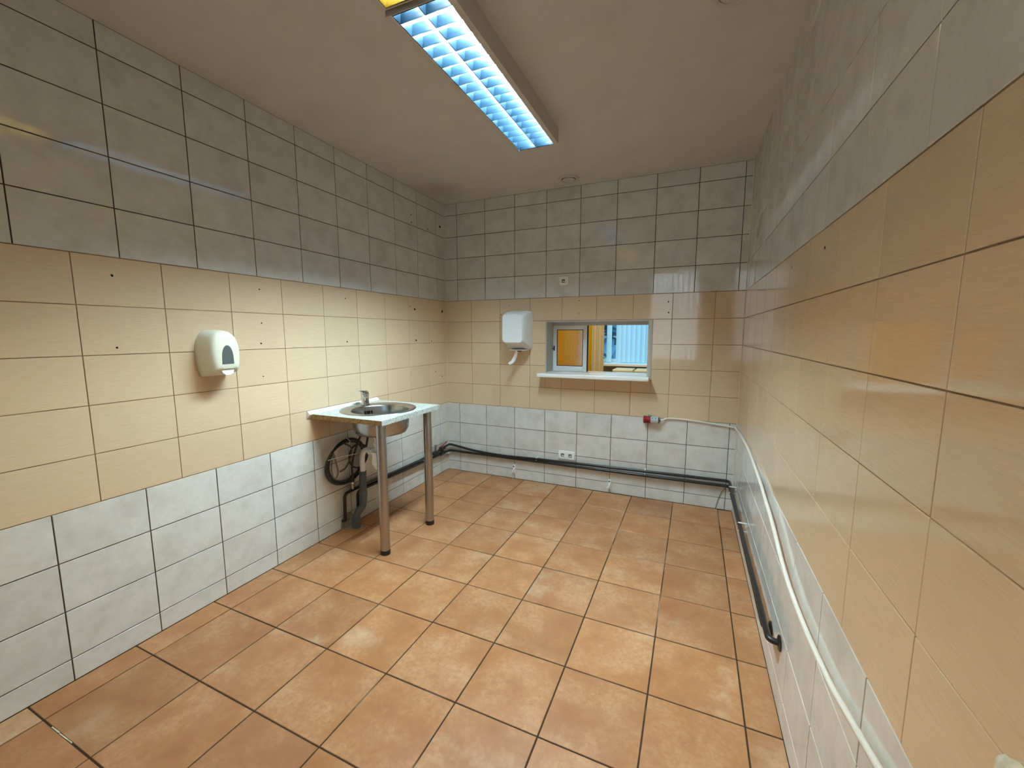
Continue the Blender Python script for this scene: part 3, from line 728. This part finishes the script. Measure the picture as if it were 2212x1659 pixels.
# plaster-lined broken hole low on the right wall, at the picture edge
hb = empty('broken_hole', FR @ Matrix.Translation((2.968, .879, 0)), 'white plaster patch round a dark broken hole at the lower right edge', 'hole')
rr = random.Random(5); ringp = []
for nz, s_ in ((.0006, 1.0), (.006, .93), (.011, .74), (.012, .52)):
    ringp.append([(math.cos(2*math.pi*k/22)*.052*s_*rr.uniform(.93, 1.07), math.sin(2*math.pi*k/22)*.034*s_*rr.uniform(.9, 1.1), nz) for k in range(22)])
b = MB(); b.loft(ringp); b.build('plaster_rim', M_PLASTER, hb, True, auto=60)
b = MB(); b.loft([[(.010+math.cos(2*math.pi*k/16)*.030*s_, -.002+math.sin(2*math.pi*k/16)*.017*s_, z) for k in range(16)] for s_, z in ((1, .011), (.97, .0128))]); b.build('cavity', M_HOLE, hb)

# ------------------------------------------------------------------ serving hatch: lining, shelf, sliding sash
SD = -.20                                        # sash depth behind the tile face
ha = empty('trim_1', FB @ Matrix.Translation((1.49, 1.003, 0)), 'dull painted lining boards round the serving hatch opening'); ha['kind'] = 'structure'; hi = Matrix.Translation((-1.49, -1.003, 0))
def hbox(name, a, c, m, bevel=0):
    b = MB(); b.box(a, c); o = b.build(name, m, ha, bevel=bevel); o.matrix_local = hi; return o
u0, u1, v0, v1 = OPEN
hbox('side_board', (u0+.0005, v0+.032, -.298), (u0+.010, v1-.001, -.001), M_REVEAL)
hbox('side_board', (u1-.036, v0+.032, -.298), (u1-.0005, v1-.001, .003), M_REVEAL, .002)
hbox('head_board', (u0+.0105, v1-.012, -.298), (u1-.0365, v1-.001, -.001), M_REVEAL)
hbox('track', (u0+.0105, v1-.040, SD-.035), (u1-.0365, v1-.0125, SD+.030), M_REVEAL)
b = MB(); b.box((1.004, 1.004, -.0005), (1.937, 1.034, .135)).box((u0+.0005, 1.0045, -.30), (u1-.0005, 1.0335, -.0005))
o = b.build('hatch_shelf', M_SILL, mw=FB, bevel=.004); tag(o, 'white laminate shelf sticking out below the serving hatch', 'shelf')
sash = empty('sliding_sash', FB @ Matrix.Translation((1.205, 1.0355, SD)), 'white sliding sash with ribbed glass in the left half of the hatch', 'window'); si = Matrix.Translation((-1.205, -1.0355, -SD))
def sbox(name, a, c, m, bevel=.0015):
    b = MB(); b.box(a, c); o = b.build(name, m, sash, bevel=bevel); o.matrix_local = si; return o
U0, U1, V0, V1 = 1.047, 1.366, 1.0355, 1.4535
sbox('stile', (U0, V0, SD-.012), (U0+.036, V1, SD+.012), M_ALU); sbox('stile', (U1-.036, V0, SD-.012), (U1, V1, SD+.012), M_ALU)
sbox('rail', (U0+.0362, V0, SD-.012), (U1-.0362, V0+.046, SD+.012), M_ALU); sbox('rail', (U0+.0362, V1-.036, SD-.012), (U1-.0362, V1, SD+.012), M_ALU)
g0, g1, w0, w1 = U0+.0362, U1-.0362, V0+.0462, V1-.0362
for a, c in (((g0, w0), (g0+.005, w1)), ((g1-.005, w0), (g1, w1)), ((g0+.005, w0), (g1-.005, w0+.006)), ((g0+.005, w1-.006), (g1-.005, w1))):
    sbox('gasket', (a[0], a[1], SD-.004), (c[0], c[1], SD+.010), M_DARK, 0)
sbox('edge_seal', (U1+.0003, V0, SD-.010), (U1+.010, V1, SD+.008), M_DARK, 0)
lt = sbox('latch', (U0+.006, 1.222, SD+.0122), (U0+.020, 1.268, SD+.022), mat('dark_latch', (.05, .05, .045), .4), .003)
b = MB(); b.box((U0-.008, 1.238, SD+.014), (U0+.010, 1.248, SD+.026)); b.build('latch_knob', M_DARK, lt)
M_GLASS = mat('ribbed_glass', (1, .97, .88), .05); bsdf(M_GLASS).inputs['Transmission Weight'].default_value = 1.0; bsdf(M_GLASS).inputs['IOR'].default_value = 1.45
b = MB(); nr = 24; ww = (g1-g0-.010)/nr; pts = []
for k in range(nr):
    for q in range(6):
        a = q/6; pts.append((g0+.005+(k+a)*ww, .0011*math.sin(math.pi*a)))
pts.append((g1-.005, 0))
b.loft([[(x, w0+.005, SD-.002-d) for x, d in pts]+[(x, w0+.005, SD+.002) for x, d in reversed(pts)], [(x, w1-.005, SD-.002-d) for x, d in pts]+[(x, w1-.005, SD+.002) for x, d in reversed(pts)]])
o = b.build('glass_pane', M_GLASS, sash, True, auto=30); o.matrix_local = si

# ------------------------------------------------------------------ the next room seen through the hatch
YN = 6.90; XA, XB_ = -.6, 3.4; YS = D+.30
M_ORANGE = mat('orange_wall_paint', (.64, .345, .004), .7, spec=.15)
M_OLIVE = mat('drab_wall_paint', (.36, .32, .20), .7)
M_NFLOOR = mat('brown_linoleum', (.28, .22, .15), .4)
b = MB(); b.box((XA, YS, -.1), (XB_, YN, 0)); tag(b.build('floor_next_room', M_NFLOOR), kind='structure')
b = MB(); b.box((XA, YS, ZC), (XB_, YN, ZC+.1)); tag(b.build('ceiling_next_room', mat('white_ceiling_paint', (.75, .74, .70), .8)), kind='structure')
b = MB(); b.box((XA-.1, YS, 0), (XA, YN, ZC)); tag(b.build('wall_next_left', M_ORANGE), kind='structure')
b = MB(); b.box((XB_, YS, 0), (XB_+.1, YN, ZC)); tag(b.build('wall_next_right', M_OLIVE), kind='structure')
b = MB(); b.box((XA, YS-.001, 0), (-.12, YS+.1, ZC)).box((WR+.12, YS-.001, 0), (XB_, YS+.1, ZC)); tag(b.build('wall_next_front', M_OLIVE), kind='structure')
WX0, WX1, WZ0, WZ1 = .70, 2.9, .885, 2.30
b = MB(); b.box((XA, YN, 0), (WX0, YN+.25, ZC), 0).box((WX1, YN, 0), (XB_, YN+.25, ZC), 1).box((WX0, YN, 0), (WX1, YN+.25, WZ0-.04), 1).box((WX0, YN, WZ1), (WX1, YN+.25, ZC), 1)
tag(b.build('wall_next_far', [M_ORANGE, M_OLIVE]), kind='structure')
w1_ = empty('window_1', Matrix.Translation((WX0, YN+.18, WZ0)), 'bright window of the next room seen through the hatch'); w1_['kind'] = 'structure'
b = MB()
for a, c in (((0, 0), (.06, WZ1-WZ0)), ((WX1-WX0-.06, 0), (WX1-WX0, WZ1-WZ0)), ((.06, 0), (WX1-WX0-.06, .06)), ((.06, WZ1-WZ0-.06), (WX1-WX0-.06, WZ1-WZ0)), ((1.07, .06), (1.13, WZ1-WZ0-.06))):
    b.box((a[0], 0, a[1]), (c[0], .05, c[1]))
b.build('window_frame', M_WHITE, w1_)
M_PANE = bpy.data.materials.new('window_glass'); M_PANE.use_nodes = True
nt = M_PANE.node_tree; nt.nodes.clear(); mo = nt.nodes.new('ShaderNodeOutputMaterial'); tr = nt.nodes.new('ShaderNodeBsdfTransparent'); gl = nt.nodes.new('ShaderNodeBsdfGlossy'); mx = nt.nodes.new('ShaderNodeMixShader')
gl.inputs['Roughness'].default_value = .02; mx.inputs[0].default_value = .05; tr.inputs[0].default_value = (.60, .86, 1, 1)
nt.links.new(tr.outputs[0], mx.inputs[1]); nt.links.new(gl.outputs[0], mx.inputs[2]); nt.links.new(mx.outputs[0], mo.inputs[0])
for xa in (.06, 1.13):
    b = MB(); b.box((xa, .02, .06), (xa+1.01, .026, WZ1-WZ0-.06)); b.build('pane', M_PANE, w1_)
b = MB(); b.box((.935, YN-.16, WZ0-.04), (WX1+.05, YN-.001, WZ0-.002)).box((WX0+.002, YN-.001, WZ0-.039), (WX1-.002, YN+.179, WZ0-.002)); o = b.build('window_sill', M_WHITE, bevel=.004); tag(o, 'white window sill in the next room below the vertical blinds', 'window sill')

def slat_mat(name, col, tr_w):
    m = bpy.data.materials.new(name); m.use_nodes = True; nt = m.node_tree; nt.nodes.clear()
    o = nt.nodes.new('ShaderNodeOutputMaterial'); d = nt.nodes.new('ShaderNodeBsdfDiffuse'); t_ = nt.nodes.new('ShaderNodeBsdfTranslucent'); x = nt.nodes.new('ShaderNodeMixShader')
    d.inputs[0].default_value = (*col, 1); t_.inputs[0].default_value = (*col, 1); x.inputs[0].default_value = tr_w
    nt.links.new(d.outputs[0], x.inputs[1]); nt.links.new(t_.outputs[0], x.inputs[2]); nt.links.new(x.outputs[0], o.inputs[0]); return m
M_SLAT = slat_mat('pale_blue_blind_fabric', (.74, .94, 1.0), .55)
def blind(name, label, x0, x1, y, z0, z1, pitch, wid, angle, skip=(), seed=1, rail_m=M_WHITE, flip=1):
    tt = empty(name, Matrix.Translation((x0, y, z0)), label, 'blind', 'vertical blinds')
    b = MB(); b.box((-.02, -.02, z1-z0+.004), (x1-x0+.02, .02, z1-z0+.04)); b.build('head_rail', rail_m, tt)
    me = None; n = int((x1-x0)/pitch); rg = random.Random(seed)
    for k in range(n+1):
        if k in skip: continue
        if me is None:
            q = 6; prof = [(wid*(i/q-.5), .006*math.sin(math.pi*i/q)) for i in range(q+1)]
            ring = lambda z: [(x, d, z) for x, d in prof]+[(x, d+.0012, z) for x, d in reversed(prof)]
            bb = MB(); bb.loft([ring(0), ring(z1-z0)]); o = bb.build('slat', M_SLAT, tt, True, auto=30); me = o.data
        else:
            o = bpy.data.objects.new('slat', me); COL.objects.link(o); o.parent = tt
        o.location = (k*pitch, 0, 0); o.rotation_euler[2] = angle+rg.uniform(-.04, .04)
    return tt
blind('vertical_blind', 'pale blue vertical blind seen through the serving hatch', .855, 2.85, YN-.05, .905, 2.30, .0765, .084, .40, skip=(1, 3), seed=4)
# cream curtain
b = MB(); prof = []
xs0, xs1, nf = .742, .945, 46
for i in range(nf+1):
    a = i/nf; prof.append((xs0+(xs1-xs0)*a, YN-.17+.016*math.sin(a*math.pi*2*2.6+.6)+.006*math.sin(a*31)))
ring = lambda z: [(x, y, z) for x, y in prof]+[(x, y+.004, z) for x, y in reversed(prof)]
b.loft([ring(.05), ring(1.2), ring(2.45)])
o = b.build('curtain', slat_mat('cream_curtain_cloth', (.70, .60, .36), .12), smooth=True, auto=60); tag(o, 'cream curtain hanging between the orange wall and the blind', 'curtain')
b = MB(); b.tube([(.45, YN-.17, 2.465), (2.95, YN-.17, 2.465)], .012, 10); o = b.build('curtain_rod', M_WHITE, smooth=True); tag(o, 'white rod carrying the cream curtain in the next room', 'curtain rod')
# two cream cabinets under that window
M_CAB = mat('cream_cabinet', (.85, .80, .52), .45)
def cabinet(x0, x1, label):
    y0, y1, z1 = 6.28, 6.70, .828; tt = empty('low_cabinet', Matrix.Translation(((x0+x1)/2, (y0+y1)/2, 0)), label, 'cabinet', 'cream cabinets in the next room'); w = (x1-x0)/2; d = (y1-y0)/2
    b = MB(); b.box((-w, -d, 0), (w, d, z1-.025)); b.build('body', M_CAB, tt, bevel=.003)
    b = MB(); b.box((-w-.005, -d-.015, z1-.0248), (w+.005, d, z1)); b.build('top', M_CAB, tt, bevel=.004)
    for s_ in (-1, 1):
        b = MB(); b.box((min(s_*.003, s_*(w-.01)), -d-.014, .05), (max(s_*.003, s_*(w-.01)), -d-.0005, z1-.04)); dr = b.build('door', M_CAB, tt, bevel=.002)
        b = MB(); b.box((s_*.04-.005, -d-.03, .40), (s_*.04+.005, -d-.0145, .52)); b.build('handle', M_STEEL, dr)
cabinet(1.17, 1.455, 'cream low cabinet under the blind, left of a pair'); cabinet(1.495, 2.2, 'cream low cabinet under the blind, right of a pair')
# unseen glowing ceiling panel, added to brighten the next room
pn = empty('added_fill_panel', Matrix.Translation((.9, 5.1, ZC)), 'added ceiling fill panel brightening the next room, out of direct view', 'lamp')
b = MB(); b.box((-.6, -.3, -.05), (.6, .3, -.0005)); b.build('housing', M_WHITE, pn, bevel=.004)
b = MB(); b.box((-.57, -.27, -.054), (.57, .27, -.0502)); b.build('fill_emitter', mat('fill_panel_glow', (.9, .9, .9), .5, emit=(1.0, .90, .72), estr=NEXT_ROOM_FILL), pn)

# ------------------------------------------------------------------ outdoors: snow and shrubs beyond the windows
M_SNOW = mat('snow', (.80, .84, .88), .9, spec=.1)
b = MB(); g = 24; vs = []; rg = random.Random(2)
for i in range(g+1):
    for j in range(g+1):
        x = -9+18*i/g; y = YN+.6+14*j/g; vs.append((x, y, -.5+.35*math.sin(x*.9+1)*math.sin(j*.35)*min(1, j/4)+.02*j))
b.add(vs, [(i*(g+1)+j, (i+1)*(g+1)+j, (i+1)*(g+1)+j+1, i*(g+1)+j+1) for i in range(g) for j in range(g)])
o = b.build('snowy_ground', M_SNOW, smooth=True); tag(o, kind='structure')
b = MB(); b.box((-8, REAR-12, -.6), (10, REAR-.3, -.35)); tag(b.build('snowy_yard', M_SNOW), kind='structure')
M_FIR = mat('blue_green_needles', (.10, .17, .22), .9, spec=.1); M_BARK = mat('bark', (.05, .04, .035), .9)
def fir(x, y, h, seed, label):
    rg = random.Random(seed); tt = empty('fir_tree', Matrix.Translation((x, y, -.35)), label, 'tree', 'fir trees outside the next room')
    b = MB(); b.lathe([(.10, 0), (.04, h*.9)], seg=8); b.build('trunk', M_BARK, tt, True)
    b = MB(); sn = MB()
    for k in range(int(h*14)):
        z = .15+(h-.2)*k/(h*14); r = (1-z/h)*h*.34+.08; a0 = k*2.4
        for q in range(5):
            a = a0+q*1.2566+rg.uniform(-.3, .3); rr_ = r*rg.uniform(.7, 1.1); wdt = .10+rr_*.16
            d = Vector((math.cos(a), math.sin(a), 0)); s_ = Vector((-d.y, d.x, 0)); tip = d*rr_+Vector((0, 0, z-.25*rr_)); root = Vector((0, 0, z))
            mid = d*rr_*.55+Vector((0, 0, z-.05))
            V = [root, mid+s_*wdt, tip, mid-s_*wdt, mid+Vector((0, 0, .07))]
            b.add(V, [(0, 1, 4), (1, 2, 4), (2, 3, 4), (3, 0, 4), (0, 3, 2, 1)])
            if rg.random() < .4:
                o2 = Vector((0, 0, .035)); sn.add([mid*.9+o2+s_*wdt*.45, tip*.92+o2, mid*.9+o2-s_*wdt*.45, mid*.9+o2*2.6], [(0, 1, 3), (1, 2, 3), (2, 0, 3), (0, 2, 1)])
    fo = b.build('needles', M_FIR, tt); fo['kind'] = 'stuff'; so = sn.build('snow_load', M_SNOW, tt); so['kind'] = 'stuff'
fir(.25, 9.8, 4.4, 1, 'snow-dusted fir tree just left behind the blind gaps'); fir(3.6, 10.4, 4.8, 2, 'snow-dusted fir tree farther right outside'); fir(-3.2, 11.0, 4.6, 3, 'snow-dusted fir tree farther left outside')
fir(1.4, 13.6, 5.0, 4, 'snow-dusted fir tree farthest back outside')

# rear window behind the photographer
w2 = empty('window_2', Matrix.Translation((RW[0], REAR-.14, RW[2])), 'window behind the photographer'); w2['kind'] = 'structure'
ww_, hh_ = RW[1]-RW[0], RW[3]-RW[2]; b = MB()
for a, c in (((0, 0), (.05, hh_)), ((ww_-.05, 0), (ww_, hh_)), ((.05, 0), (ww_-.05, .05)), ((.05, hh_-.05), (ww_-.05, hh_))): b.box((a[0], -.03, a[1]), (c[0], .03, c[1]))
b.build('window_frame', M_WHITE, w2)
M_CLEAR = M_PANE.copy(); M_CLEAR.name = 'clear_window_glass'
for n_ in M_CLEAR.node_tree.nodes:
    if n_.type == 'BSDF_TRANSPARENT': n_.inputs[0].default_value = (.95, .97, .97, 1)
b = MB(); b.box((.05, -.004, .05), (ww_-.05, .004, hh_-.05)); b.build('pane', M_CLEAR, w2)
blind('vertical_blind', 'vertical blind on the window behind the photographer', RW[0]+.04, RW[1]-.02, REAR-.05, RW[2]+.01, RW[3]-.05, .089, .075, 1.05, seed=8)
